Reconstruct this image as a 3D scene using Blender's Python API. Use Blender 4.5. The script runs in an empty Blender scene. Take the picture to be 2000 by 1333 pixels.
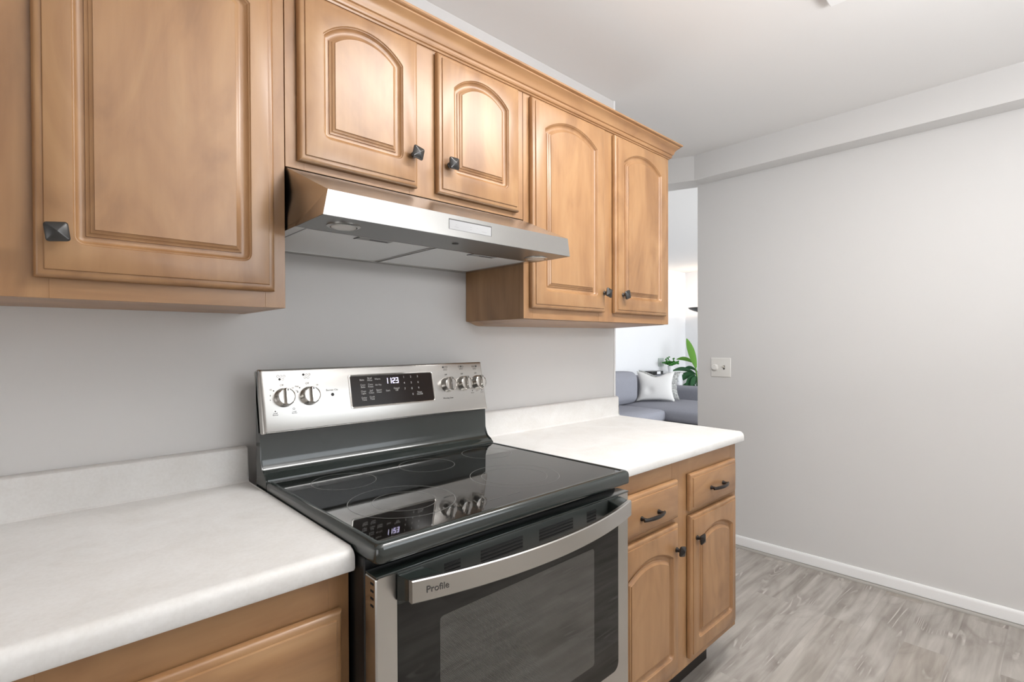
import bpy, bmesh, math, random
from mathutils import Vector, Matrix
random.seed(7)
SC = bpy.context.scene
COL = SC.collection
PI = math.pi

# ------------------------------------------------------------------ camera
cam_d = bpy.data.cameras.new('camera'); cam = bpy.data.objects.new('camera', cam_d); COL.objects.link(cam)
cam_d.sensor_width = 36.0; cam_d.sensor_fit = 'HORIZONTAL'
cam_d.lens = 36.0 * 1002.115 / 2000.0
cam_d.shift_x = 12.187 / 2000.0
cam_d.shift_y = 14.05 / 2000.0
cam_d.clip_start = 0.02
FW = Vector((0.67952028, 0.73359835, -0.00925504)); RT = Vector((0.73360007, -0.67957051, -0.00385562)); UP = Vector((0.00911793, 0.00416953, 0.99994974))
m = Matrix.Identity(4)
for i in range(3):
    m[i][0] = RT[i]; m[i][1] = UP[i]; m[i][2] = -FW[i]
m.translation = Vector((-0.42454, -1.49918, 1.27968))
cam.matrix_world = m
SC.camera = cam

# ------------------------------------------------------------------ view, world
SC.view_settings.view_transform = 'Standard'; SC.view_settings.look = 'None'
SC.view_settings.exposure = 0.08; SC.view_settings.gamma = 1.0; SC.view_settings.use_curve_mapping = False
SC.cycles.use_denoising = True
SC.cycles.max_bounces = 10; SC.cycles.diffuse_bounces = 5; SC.cycles.glossy_bounces = 5
SC.cycles.sample_clamp_indirect = 8.0; SC.cycles.caustics_reflective = False; SC.cycles.caustics_refractive = False
W = bpy.data.worlds.new('sky'); SC.world = W; W.use_nodes = True
W.node_tree.nodes['Background'].inputs[0].default_value = (0.86, 0.93, 1.0, 1)
W.node_tree.nodes['Background'].inputs[1].default_value = 1.6

# ------------------------------------------------------------------ lamps, daylight and added fill
def area(name, loc, target, sx, sy, power, col=(1, 1, 1)):
    d = bpy.data.lights.new(name, 'AREA'); d.shape = 'RECTANGLE'; d.size = sx; d.size_y = sy; d.energy = power; d.color = col
    o = bpy.data.objects.new(name, d); COL.objects.link(o); o.location = loc
    v = Vector(target) - Vector(loc); o.rotation_euler = v.to_track_quat('-Z', 'Y').to_euler()
    return o
CEIL = 2.472
area('ceiling_fixture_light', (1.0, -1.14, CEIL - 0.06), (1.0, -1.14, 0), 1.08, 0.22, 24, (1.0, 0.985, 0.965))
area('kitchen_window_daylight', (1.35, -2.86, 1.62), (1.35, 0, 1.45), 1.5, 1.15, 7.5, (0.95, 0.98, 1.0))
area('kitchen_end_fill', (-2.33, -1.5, 1.2), (0.6, -1.4, 1.9), 1.2, 1.9, 14, (0.98, 0.99, 1.0))  # added fill at a windowless wall, lifts the stove wall under the cabinets
area('bounced_flash', (0.55, -2.05, 1.65), (0.68, -1.85, CEIL), 0.45, 0.45, 40, (0.99, 0.99, 1.0))
area('living_window_daylight', (5.4, -2.85, 1.4), (5.4, 2.0, 1.2), 3.2, 1.9, 190, (0.9, 0.95, 1.0))
area('dining_fill', (2.6, 2.7, 1.75), (2.4, -0.6, 2.1), 1.3, 0.9, 15, (0.95, 0.97, 1.0))  # added light with no window behind it, brightens the ceiling past the stove wall

# ------------------------------------------------------------------ materials
def mat(name):
    M = bpy.data.materials.new(name); M.use_nodes = True
    return M, M.node_tree, M.node_tree.nodes['Principled BSDF']
def N(nt, t, **kw):
    n = nt.nodes.new(t)
    for k, v in kw.items(): setattr(n, k, v)
    return n
def simple(name, col, rough=0.5, metal=0.0, spec=0.5, coat=0.0):
    M, nt, b = mat(name)
    b.inputs['Base Color'].default_value = (*col, 1); b.inputs['Roughness'].default_value = rough
    b.inputs['Metallic'].default_value = metal; b.inputs['Specular IOR Level'].default_value = spec
    b.inputs['Coat Weight'].default_value = coat
    return M
def ramp(nt, stops):
    r = N(nt, 'ShaderNodeValToRGB'); e = r.color_ramp.elements
    while len(e) < len(stops): e.new(0.5)
    for i, (p, c) in enumerate(stops):
        e[i].position = p; e[i].color = (*c, 1)
    return r
def objcoord(nt, scale, rnd=True):
    tc = N(nt, 'ShaderNodeTexCoord'); mp = N(nt, 'ShaderNodeMapping'); mp.inputs['Scale'].default_value = scale
    if rnd:
        oi = N(nt, 'ShaderNodeObjectInfo'); mu = N(nt, 'ShaderNodeVectorMath', operation='SCALE'); mu.inputs[0].default_value = (13.1, 7.7, 5.3)
        nt.links.new(oi.outputs['Random'], mu.inputs['Scale'])
        ad = N(nt, 'ShaderNodeVectorMath', operation='ADD'); nt.links.new(tc.outputs['Object'], ad.inputs[0]); nt.links.new(mu.outputs[0], ad.inputs[1])
        nt.links.new(ad.outputs[0], mp.inputs['Vector'])
    else:
        nt.links.new(tc.outputs['Object'], mp.inputs['Vector'])
    return mp
def wood(name, axis='z', tone=(1, 1, 1)):
    M, nt, b = mat(name); L = nt.links.new
    s = {'z': (15, 15, 1.1), 'x': (1.1, 15, 15), 'y': (15, 1.1, 15)}[axis]
    s2 = {'z': (6.0, 6.0, 2.4), 'x': (2.4, 6.0, 6.0), 'y': (5.5, 1.7, 5.5)}[axis]
    mp = objcoord(nt, s); n1 = N(nt, 'ShaderNodeTexNoise'); n1.inputs['Scale'].default_value = 1.0; n1.inputs['Detail'].default_value = 7; n1.inputs['Distortion'].default_value = 0.9
    L(mp.outputs[0], n1.inputs['Vector'])
    mp2 = objcoord(nt, s2); n2 = N(nt, 'ShaderNodeTexNoise'); n2.inputs['Scale'].default_value = 1.0; n2.inputs['Detail'].default_value = 4; n2.inputs['Distortion'].default_value = 2.2
    L(mp2.outputs[0], n2.inputs['Vector'])
    mp3 = objcoord(nt, tuple(v * 5 for v in s)); n3 = N(nt, 'ShaderNodeTexNoise'); n3.inputs['Scale'].default_value = 1.0; n3.inputs['Detail'].default_value = 3
    L(mp3.outputs[0], n3.inputs['Vector'])
    t = tone
    def c(r, g, bb): return (r * t[0], g * t[1], bb * t[2])
    r1 = ramp(nt, [(0.28, c(0.43, 0.225, 0.098)), (0.5, c(0.545, 0.31, 0.145)), (0.72, c(0.63, 0.38, 0.19))]); L(n1.outputs['Fac'], r1.inputs[0])
    r2 = ramp(nt, [(0.30, c(0.32, 0.16, 0.070)), (0.47, c(0.51, 0.28, 0.13)), (0.60, c(0.60, 0.35, 0.168)), (0.75, c(0.68, 0.43, 0.22))]); L(n2.outputs['Fac'], r2.inputs[0])
    mx = N(nt, 'ShaderNodeMix', data_type='RGBA'); mx.inputs[0].default_value = 0.55; L(r1.outputs[0], mx.inputs[6]); L(r2.outputs[0], mx.inputs[7])
    r3 = ramp(nt, [(0.35, (0.94, 0.93, 0.92)), (0.6, (1.0, 1.0, 1.0))]); L(n3.outputs['Fac'], r3.inputs[0])
    ml = N(nt, 'ShaderNodeMix', data_type='RGBA', blend_type='MULTIPLY'); ml.inputs[0].default_value = 0.8; L(mx.outputs[2], ml.inputs[6]); L(r3.outputs[0], ml.inputs[7])
    L(ml.outputs[2], b.inputs['Base Color'])
    b.inputs['Roughness'].default_value = 0.35; b.inputs['Specular IOR Level'].default_value = 0.7
    return M
def painted(name, col, rough=0.6, bump=0.0):
    M, nt, b = mat(name); L = nt.links.new
    b.inputs['Base Color'].default_value = (*col, 1); b.inputs['Roughness'].default_value = rough; b.inputs['Specular IOR Level'].default_value = 0.35
    mp = objcoord(nt, (1, 1, 1), False); n = N(nt, 'ShaderNodeTexNoise'); n.inputs['Scale'].default_value = 90; n.inputs['Detail'].default_value = 3; L(mp.outputs[0], n.inputs['Vector'])
    bu = N(nt, 'ShaderNodeBump'); bu.inputs['Strength'].default_value = bump; bu.inputs['Distance'].default_value = 0.001; L(n.outputs['Fac'], bu.inputs['Height']); L(bu.outputs[0], b.inputs['Normal'])
    return M
def steel(name, col=(0.54, 0.525, 0.50), rough=0.27, axis='x'):
    M, nt, b = mat(name); L = nt.links.new
    b.inputs['Metallic'].default_value = 1.0
    s = {'x': (5, 900, 900), 'z': (900, 900, 5), 'y': (900, 5, 900)}[axis]
    mp = objcoord(nt, s); n = N(nt, 'ShaderNodeTexNoise'); n.inputs['Scale'].default_value = 1.0; n.inputs['Detail'].default_value = 3; L(mp.outputs[0], n.inputs['Vector'])
    r = ramp(nt, [(0.3, tuple(v * 0.99 for v in col)), (0.7, tuple(min(1, v * 1.01) for v in col))]); L(n.outputs['Fac'], r.inputs[0]); L(r.outputs[0], b.inputs['Base Color'])
    mr = N(nt, 'ShaderNodeMapRange'); mr.inputs[3].default_value = rough - 0.004; mr.inputs[4].default_value = rough + 0.006; L(n.outputs['Fac'], mr.inputs[0]); L(mr.outputs[0], b.inputs['Roughness'])
    return M
def emit(name, col, s):
    M, nt, b = mat(name); b.inputs['Base Color'].default_value = (*col, 1); b.inputs['Emission Color'].default_value = (*col, 1); b.inputs['Emission Strength'].default_value = s
    return M
def laminate():
    M, nt, b = mat('laminate_counter'); L = nt.links.new
    mp = objcoord(nt, (1, 1, 1)); n = N(nt, 'ShaderNodeTexNoise'); n.inputs['Scale'].default_value = 9; n.inputs['Detail'].default_value = 8; n.inputs['Roughness'].default_value = 0.65; n.inputs['Distortion'].default_value = 0.6; L(mp.outputs[0], n.inputs['Vector'])
    n2 = N(nt, 'ShaderNodeTexNoise'); n2.inputs['Scale'].default_value = 160; n2.inputs['Detail'].default_value = 2; L(mp.outputs[0], n2.inputs['Vector'])
    r = ramp(nt, [(0.3, (0.68, 0.667, 0.642)), (0.5, (0.725, 0.717, 0.70)), (0.7, (0.76, 0.757, 0.745))]); L(n.outputs['Fac'], r.inputs[0])
    r2 = ramp(nt, [(0.35, (0.95, 0.945, 0.94)), (0.6, (1, 1, 1))]); L(n2.outputs['Fac'], r2.inputs[0])
    ml = N(nt, 'ShaderNodeMix', data_type='RGBA', blend_type='MULTIPLY'); ml.inputs[0].default_value = 0.7; L(r.outputs[0], ml.inputs[6]); L(r2.outputs[0], ml.inputs[7]); L(ml.outputs[2], b.inputs['Base Color'])
    b.inputs['Roughness'].default_value = 0.42; b.inputs['Specular IOR Level'].default_value = 0.4
    return M
def vinyl_planks():
    M, nt, b = mat('vinyl_planks'); L = nt.links.new
    mp = objcoord(nt, (1, 1, 1), False)
    br = N(nt, 'ShaderNodeTexBrick'); br.offset = 0.37; br.offset_frequency = 2; br.squash = 1.0
    br.inputs['Scale'].default_value = 1.0; br.inputs['Brick Width'].default_value = 1.22; br.inputs['Row Height'].default_value = 0.15
    br.inputs['Mortar Size'].default_value = 0.0008; br.inputs['Mortar Smooth'].default_value = 0.1; br.inputs['Bias'].default_value = 0.0
    br.inputs['Color1'].default_value = (0.0, 0.0, 0.0, 1); br.inputs['Color2'].default_value = (1, 1, 1, 1); br.inputs['Mortar'].default_value = (0.5, 0.5, 0.5, 1)
    L(mp.outputs[0], br.inputs['Vector'])
    # per-plank offset of the grain
    sep = N(nt, 'ShaderNodeSeparateColor'); L(br.outputs['Color'], sep.inputs[0])
    mul = N(nt, 'ShaderNodeVectorMath', operation='SCALE'); mul.inputs[0].default_value = (17.0, 9.0, 5.0); L(sep.outputs[0], mul.inputs['Scale'])
    add = N(nt, 'ShaderNodeVectorMath', operation='ADD'); L(mp.outputs[0], add.inputs[0]); L(mul.outputs[0], add.inputs[1])
    m1 = N(nt, 'ShaderNodeMapping'); m1.inputs['Scale'].default_value = (2.2, 26, 1); L(add.outputs[0], m1.inputs['Vector'])
    g = N(nt, 'ShaderNodeTexNoise'); g.inputs['Scale'].default_value = 1; g.inputs['Detail'].default_value = 7; g.inputs['Distortion'].default_value = 0.7; L(m1.outputs[0], g.inputs['Vector'])
    m2 = N(nt, 'ShaderNodeMapping'); m2.inputs['Scale'].default_value = (2.6, 6.5, 1); L(add.outputs[0], m2.inputs['Vector'])
    bl = N(nt, 'ShaderNodeTexNoise'); bl.inputs['Scale'].default_value = 1; bl.inputs['Detail'].default_value = 4; bl.inputs['Distortion'].default_value = 1.2; L(m2.outputs[0], bl.inputs['Vector'])
    # cathedral figure: contour lines of a slow noise, pale
    m3 = N(nt, 'ShaderNodeMapping'); m3.inputs['Scale'].default_value = (0.6, 6.0, 1); L(add.outputs[0], m3.inputs['Vector'])
    ct = N(nt, 'ShaderNodeTexNoise'); ct.inputs['Scale'].default_value = 1; ct.inputs['Detail'].default_value = 2; ct.inputs['Distortion'].default_value = 0.5; L(m3.outputs[0], ct.inputs['Vector'])
    k = N(nt, 'ShaderNodeMath', operation='MULTIPLY'); k.inputs[1].default_value = 120; L(ct.outputs['Fac'], k.inputs[0])
    sn = N(nt, 'ShaderNodeMath', operation='SINE'); L(k.outputs[0], sn.inputs[0])
    lr = ramp(nt, [(0.62, (0, 0, 0)), (0.95, (1, 1, 1))]); L(sn.outputs[0], lr.inputs[0])
    gate = ramp(nt, [(0.58, (0, 0, 0)), (0.70, (1, 1, 1))]); L(bl.outputs['Fac'], gate.inputs[0])
    gm = N(nt, 'ShaderNodeMath', operation='MULTIPLY'); L(lr.outputs[0], gm.inputs[0]); L(gate.outputs[0], gm.inputs[1])
    base = ramp(nt, [(0.27, (0.26, 0.236, 0.213)), (0.5, (0.37, 0.345, 0.318)), (0.75, (0.47, 0.445, 0.415))]); L(g.outputs['Fac'], base.inputs[0])
    blr = ramp(nt, [(0.33, (1.12, 1.10, 1.08)), (0.52, (1.0, 0.985, 0.96)), (0.72, (0.74, 0.70, 0.68))]); L(bl.outputs['Fac'], blr.inputs[0])
    mu = N(nt, 'ShaderNodeMix', data_type='RGBA', blend_type='MULTIPLY'); mu.inputs[0].default_value = 1.0; L(base.outputs[0], mu.inputs[6]); L(blr.outputs[0], mu.inputs[7])
    tone = ramp(nt, [(0.0, (0.88, 0.85, 0.82)), (0.2, (1.0, 1.0, 1.0)), (0.7, (1.03, 1.035, 1.045)), (1.0, (0.95, 0.95, 0.95))]); L(sep.outputs[0], tone.inputs[0])
    mu2 = N(nt, 'ShaderNodeMix', data_type='RGBA', blend_type='MULTIPLY'); mu2.inputs[0].default_value = 1.0; L(mu.outputs[2], mu2.inputs[6]); L(tone.outputs[0], mu2.inputs[7])
    fig = N(nt, 'ShaderNodeMix', data_type='RGBA'); L(gm.outputs[0], fig.inputs[0]); L(mu2.outputs[2], fig.inputs[6]); fig.inputs[7].default_value = (0.55, 0.52, 0.48, 1)
    seam = N(nt, 'ShaderNodeMix', data_type='RGBA'); L(br.outputs['Fac'], seam.inputs[0]); L(fig.outputs[2], seam.inputs[6]); seam.inputs[7].default_value = (0.34, 0.315, 0.29, 1)
    L(seam.outputs[2], b.inputs['Base Color'])
    b.inputs['Roughness'].default_value = 0.5; b.inputs['Specular IOR Level'].default_value = 0.4
    bu = N(nt, 'ShaderNodeBump'); bu.inputs['Strength'].default_value = 0.12; bu.inputs['Distance'].default_value = 0.002; L(g.outputs['Fac'], bu.inputs['Height']); L(bu.outputs[0], b.inputs['Normal'])
    return M
def fabric(name, col, scale=400, var=0.25, rough=0.95):
    M, nt, b = mat(name); L = nt.links.new
    mp = objcoord(nt, (1, 1, 1)); n = N(nt, 'ShaderNodeTexNoise'); n.inputs['Scale'].default_value = scale; n.inputs['Detail'].default_value = 3; L(mp.outputs[0], n.inputs['Vector'])
    r = ramp(nt, [(0.3, tuple(c * (1 - var) for c in col)), (0.7, tuple(min(1, c * (1 + var)) for c in col))]); L(n.outputs['Fac'], r.inputs[0]); L(r.outputs[0], b.inputs['Base Color'])
    b.inputs['Roughness'].default_value = rough; b.inputs['Specular IOR Level'].default_value = 0.2
    bu = N(nt, 'ShaderNodeBump'); bu.inputs['Strength'].default_value = 0.3; bu.inputs['Distance'].default_value = 0.002; L(n.outputs['Fac'], bu.inputs['Height']); L(bu.outputs[0], b.inputs['Normal'])
    return M
def mesh_window():
    M, nt, b = mat('perforated_door_window'); L = nt.links.new
    tc = N(nt, 'ShaderNodeTexCoord'); sp = N(nt, 'ShaderNodeSeparateXYZ'); L(tc.outputs['Object'], sp.inputs[0])
    outs = []
    for ax in (0, 2):
        a = N(nt, 'ShaderNodeMath', operation='MULTIPLY'); a.inputs[1].default_value = 2 * PI / 0.0032; L(sp.outputs[ax], a.inputs[0])
        s = N(nt, 'ShaderNodeMath', operation='SINE'); L(a.outputs[0], s.inputs[0]); outs.append(s)
    mlt = N(nt, 'ShaderNodeMath', operation='MULTIPLY'); L(outs[0].outputs[0], mlt.inputs[0]); L(outs[1].outputs[0], mlt.inputs[1])
    r = ramp(nt, [(0.1, (0.008, 0.008, 0.007)), (0.5, (0.07, 0.068, 0.06))]); L(mlt.outputs[0], r.inputs[0]); L(r.outputs[0], b.inputs['Base Color'])
    b.inputs['Roughness'].default_value = 0.03; b.inputs['Specular IOR Level'].default_value = 0.7; b.inputs['IOR'].default_value = 1.75
    return M
def filter_mesh():
    M, nt, b = mat('aluminium_filter_mesh'); L = nt.links.new
    tc = N(nt, 'ShaderNodeTexCoord'); sp = N(nt, 'ShaderNodeSeparateXYZ'); L(tc.outputs['Object'], sp.inputs[0])
    outs = []
    for ax in (0, 1):
        a = N(nt, 'ShaderNodeMath', operation='MULTIPLY'); a.inputs[1].default_value = 2 * PI / 0.005; L(sp.outputs[ax], a.inputs[0])
        s = N(nt, 'ShaderNodeMath', operation='SINE'); L(a.outputs[0], s.inputs[0]); outs.append(s)
    mlt = N(nt, 'ShaderNodeMath', operation='ADD'); L(outs[0].outputs[0], mlt.inputs[0]); L(outs[1].outputs[0], mlt.inputs[1])
    r = ramp(nt, [(0.0, (0.72, 0.73, 0.73)), (0.9, (0.96, 0.97, 0.97))]); L(mlt.outputs[0], r.inputs[0]); L(r.outputs[0], b.inputs['Base Color'])
    b.inputs['Roughness'].default_value = 0.45; b.inputs['Metallic'].default_value = 0.2
    return M
WT = (0.625, 0.59, 0.555)
M_WOOD = wood('maple_upright', 'z', WT); M_WOODX = wood('maple_level', 'x', WT)
M_WALL = painted('wall_paint', (0.675, 0.667, 0.658), 0.55, 0.05)
M_CEIL = painted('ceiling_paint', (0.80, 0.79, 0.78), 0.8, 0.03)
M_LWALL = painted('living_wall_paint', (0.78, 0.78, 0.79), 0.7)
M_TRIMW = painted('white_trim_paint', (0.85, 0.85, 0.85), 0.35)
M_SHOE = simple('grey_shoe_moulding', (0.40, 0.38, 0.35), 0.5)
M_FLOOR = vinyl_planks(); M_LAM = laminate()
M_STEEL = steel('brushed_steel'); M_STEELY = steel('brushed_steel_side', axis='z'); M_CHROME = simple('polished_chrome', (0.72, 0.70, 0.67), 0.09, 1.0)
M_ENAMEL = simple('black_enamel', (0.020, 0.026, 0.024), 0.17, 0, 0.95)
M_GLASS = simple('black_ceramic_glass', (0.005, 0.005, 0.0045), 0.03, 0, 1.0)
M_GLASS.node_tree.nodes['Principled BSDF'].inputs['IOR'].default_value = 1.65
M_DOORGL = simple('black_door_glass', (0.006, 0.006, 0.005), 0.03, 0, 0.5)
M_DOORGL.node_tree.nodes['Principled BSDF'].inputs['IOR'].default_value = 1.5
M_WINDOW = mesh_window()
M_TRIMBLK = simple('satin_black_trim', (0.030, 0.034, 0.032), 0.28, 0, 0.5)
M_BLACKPL = simple('black_plastic', (0.012, 0.012, 0.012), 0.3)
M_DARK = simple('dark_gap', (0.004, 0.004, 0.004), 0.9)
M_RING = simple('burner_print', (0.20, 0.20, 0.19), 0.4)
M_INK = simple('grey_ink', (0.055, 0.053, 0.05), 0.6)
M_WHITEINK = simple('white_ink', (0.62, 0.60, 0.58), 0.5)
M_DISP = simple('display_glass', (0.020, 0.012, 0.009), 0.16, 0, 0.25)
M_DIGIT = emit('lit_digits', (0.80, 0.74, 1.0), 2.2)
M_BRONZE = simple('dark_bronze', (0.030, 0.026, 0.024), 0.33, 0.6)
M_TOE = simple('toe_shade_brown', (0.022, 0.016, 0.012), 0.7)  # near-black brown paints in the shade of the toe recess
M_PEWTER = simple('dark_pewter', (0.075, 0.073, 0.071), 0.30, 0.8)
M_FILTER = filter_mesh(); M_LENS = simple('frosted_lens', (0.62, 0.61, 0.58), 0.25)
M_TOUCH = simple('silver_touch_panel', (0.38, 0.38, 0.385), 0.55, 0.0, 0.25)
M_WHITEPL = simple('white_plastic', (0.80, 0.79, 0.76), 0.35)
M_ALMOND = simple('almond_plastic', (0.70, 0.67, 0.58), 0.35)
M_DIFF = emit('lamp_diffuser', (1.0, 0.97, 0.93), 3.0)
M_SOFA = fabric('blue_grey_upholstery', (0.27, 0.272, 0.305), 300, 0.22)
M_PILW = fabric('white_linen', (0.70, 0.685, 0.665), 260, 0.06)
M_PILG = fabric('grey_patterned_weave', (0.36, 0.36, 0.345), 45, 0.5)
M_WHITEP = simple('white_lacquer', (0.78, 0.78, 0.79), 0.4)
M_LEAF = simple('deep_green_leaf', (0.035, 0.12, 0.045), 0.42)
M_LEAFL = simple('bright_green_leaf', (0.14, 0.34, 0.045), 0.45)
M_SPRIG = simple('fresh_green_sprig', (0.045, 0.24, 0.03), 0.5)
M_PLATE = simple('sage_grey_plate', (0.45, 0.50, 0.47), 0.6)
M_WINGL = simple('clear_pane', (0.9, 0.95, 1.0), 0.0)

# ------------------------------------------------------------------ object helpers
ORG = {}
def tag(o, label=None, cat=None, group=None, kind=None):
    if label: o['label'] = label
    if cat: o['category'] = cat
    if group: o['group'] = group
    if kind: o['kind'] = kind
    return o
def thing(name, loc, label, cat, group=None):
    o = bpy.data.objects.new(name, None); COL.objects.link(o); o.location = loc; o.empty_display_size = 0.05
    ORG[o.name] = Vector(loc)
    return tag(o, label, cat, group)
def put(name, bm, material, parent=None, smooth=35, recalc=True):
    """world-space bmesh -> one mesh object whose origin is its own middle"""
    if recalc: bmesh.ops.recalc_face_normals(bm, faces=bm.faces)
    vs = [v.co for v in bm.verts]
    lo = Vector([min(v[i] for v in vs) for i in range(3)]); hi = Vector([max(v[i] for v in vs) for i in range(3)])
    c = (lo + hi) / 2
    bmesh.ops.translate(bm, verts=bm.verts, vec=-c)
    me = bpy.data.meshes.new(name); bm.to_mesh(me); bm.free()
    mats = material if isinstance(material, (list, tuple)) else [material]
    for x in mats: me.materials.append(x)
    if smooth:
        me.shade_smooth(); me.set_sharp_from_angle(angle=math.radians(smooth))
    o = bpy.data.objects.new(name, me); COL.objects.link(o)
    if parent:
        o.parent = parent; o.location = c - ORG[parent.name]
    else:
        o.location = c
    ORG[o.name] = c
    return o
def box(bm, x0, x1, y0, y1, z0, z1, bev=0.0, seg=2, mi=0):
    r = bmesh.ops.create_cube(bm, size=1.0); vs = r['verts']
    for v in vs:
        v.co = Vector((x0 if v.co.x < 0 else x1, y0 if v.co.y < 0 else y1, z0 if v.co.z < 0 else z1))
    fs = list({f for v in vs for f in v.link_faces})
    for f in fs: f.material_index = mi
    if bev > 0:
        es = list({e for v in vs for e in v.link_edges})
        bmesh.ops.bevel(bm, geom=es, offset=bev, offset_type='OFFSET', segments=seg, profile=0.5, affect='EDGES')
    return vs
def nb(): return bmesh.new()
def bx(name, mtl, parent, x0, x1, y0, y1, z0, z1, bev=0.0, seg=2):
    bm = nb(); box(bm, x0, x1, y0, y1, z0, z1, bev, seg); return put(name, bm, mtl, parent)
def loops(bm, rings, close_first=True, close_last=True):
    vr = [[bm.verts.new(p) for p in r] for r in rings]
    n = len(vr[0])
    for a, b in zip(vr, vr[1:]):
        for i in range(n):
            j = (i + 1) % n
            bm.faces.new((a[i], a[j], b[j], b[i]))
    if close_first: bm.faces.new(vr[0])
    if close_last: bm.faces.new(vr[-1])
    return vr
def lathe(bm, prof, c, axis=(0, 0, 1), n=24):
    """prof: list of (radius, distance along axis)"""
    ax = Vector(axis).normalized(); u = ax.orthogonal().normalized(); v = ax.cross(u); c = Vector(c)
    rings = [[c + ax * h + (u * math.cos(2 * PI * k / n) + v * math.sin(2 * PI * k / n)) * max(r, 1e-5) for k in range(n)] for r, h in prof]
    return loops(bm, rings)
def tube(bm, pts, rad, n=10):
    pts = [Vector(p) for p in pts]; rings = []
    for i, p in enumerate(pts):
        d = (pts[min(i + 1, len(pts) - 1)] - pts[max(i - 1, 0)]).normalized()
        u = d.cross(Vector((0, 0, 1)));  u = u.normalized() if u.length > 1e-4 else d.orthogonal().normalized()
        v = d.cross(u); r = rad[i] if isinstance(rad, (list, tuple)) else rad
        ru, rv = r if isinstance(r, tuple) else (r, r)
        rings.append([p + u * math.cos(2 * PI * k / n) * ru + v * math.sin(2 * PI * k / n) * rv for k in range(n)])
    return loops(bm, rings)
def extrude_x(bm, prof, x0, x1):
    """prof: closed list of (y, z); x0/x1 numbers or functions of y"""
    f0 = x0 if callable(x0) else (lambda y: x0); f1 = x1 if callable(x1) else (lambda y: x1)
    return loops(bm, [[Vector((f0(y), y, z)) for y, z in prof], [Vector((f1(y), y, z)) for y, z in prof]])
def arc(cx, cy, r, a0, a1, n):
    return [(cx + r * math.cos(math.radians(a0 + (a1 - a0) * k / n)), cy + r * math.sin(math.radians(a0 + (a1 - a0) * k / n))) for k in range(n + 1)]
def rrect(x0, x1, y0, y1, r, n=5):
    r = max(r, 1e-4)
    return arc(x1 - r, y1 - r, r, 0, 90, n) + arc(x0 + r, y1 - r, r, 90, 180, n) + arc(x0 + r, y0 + r, r, 180, 270, n) + arc(x1 - r, y0 + r, r, 270, 360, n)
_glyph = {}
def text_mesh(bm, s, o, u, v, size, align='CENTER', eps=0.0004, bold=0.0, wide=1.0):
    key = (s, align, bold)
    if key not in _glyph:
        cu = bpy.data.curves.new('lettering', 'FONT'); cu.body = s; cu.size = 1.0; cu.align_x = align; cu.align_y = 'CENTER'; cu.resolution_u = 3; cu.offset = bold; cu.space_line = 0.85
        ob = bpy.data.objects.new('lettering', cu); COL.objects.link(ob); bpy.context.view_layer.update()
        me = ob.evaluated_get(bpy.context.evaluated_depsgraph_get()).to_mesh()
        _glyph[key] = ([tuple(q.co) for q in me.vertices], [tuple(p.vertices) for p in me.polygons])
        bpy.data.objects.remove(ob); bpy.data.curves.remove(cu)
    vs, fs = _glyph[key]; o = Vector(o); u = Vector(u).normalized(); v = Vector(v).normalized(); n = u.cross(v)
    new = [bm.verts.new(o + u * p[0] * size * wide + v * p[1] * size + n * eps) for p in vs]
    for f in fs:
        try: bm.faces.new([new[i] for i in f])
        except ValueError: pass
def disc(bm, o, u, v, r, eps=0.0004, n=16, r0=0.0):
    o = Vector(o); u = Vector(u).normalized(); v = Vector(v).normalized(); nn = u.cross(v)
    ring = lambda rr: [bm.verts.new(o + nn * eps + (u * math.cos(2 * PI * k / n) + v * math.sin(2 * PI * k / n)) * rr) for k in range(n)]
    a = ring(r)
    if r0 <= 0: bm.faces.new(a)
    else:
        b = ring(r0)
        for k in range(n): bm.faces.new((a[k], a[(k + 1) % n], b[(k + 1) % n], b[k]))

# ------------------------------------------------------------------ room shell
def struct(name, bm, mtl): return tag(put(name, bm, mtl), kind='structure')
def sbox(name, mtl, *a, bev=0.0):
    bm = nb(); box(bm, *a, bev=bev); return struct(name, bm, mtl)
XW = 2.8125; XBEAM = 2.687; ZBEAM = 2.3154; YLIV = 2.85; XLIV = 7.79
sbox('floor', M_FLOOR, -2.5, 8.0, -3.05, 3.05, -0.08, 0.0)
sbox('ceiling', M_CEIL, -2.5, 8.0, -3.05, 3.05, CEIL, CEIL + 0.08)
sbox('wall_stove', M_WALL, -2.5, 1.690, 0.0, 0.12, 0.0, CEIL)
sbox('wall_right', M_WALL, XW, XW + 0.12, -3.0, 0.1277, 0.0, CEIL)
sbox('wall_left', M_WALL, -2.5, -2.4, -3.0, 0.0, 0.0, CEIL)
sbox('wall_living_back', M_LWALL, -2.5, XLIV + 0.1, YLIV, YLIV + 0.12, 0.0, CEIL)
sbox('wall_living_end', M_LWALL, XLIV, XLIV + 0.12, -3.0, YLIV, 0.0, CEIL)
sbox('wall_dining_left', M_LWALL, -2.5, -2.4, 0.12, YLIV, 0.0, CEIL)
# corner bead closing the end of the stove wall
sbox('trim_1', M_TRIMW, 1.690, 1.702, -0.004, 0.124, 0.0, CEIL)
# beam over the right wall, running on above the opening at a slight angle
sbox('trim_2', M_WALL, XBEAM, XW, -3.0, 0.09, ZBEAM, CEIL)
bm = nb()
ang = math.radians(20.0); d = Vector((-math.sin(ang), math.cos(ang), 0)); nrm = Vector((math.cos(ang), math.sin(ang), 0))
p0 = Vector((XBEAM, 0.088, 0)); p1 = p0 + d * 1.5; q1 = p1 + nrm * 0.17; q0 = Vector((XBEAM + 0.17, 0.088, 0)); q00 = p0 + nrm * 0.17
loops(bm, [[Vector((p.x, p.y, z)) for p in (p0, q0, q00, q1, p1)] for z in (ZBEAM, CEIL)])
struct('trim_3', bm, M_WALL)
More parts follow.
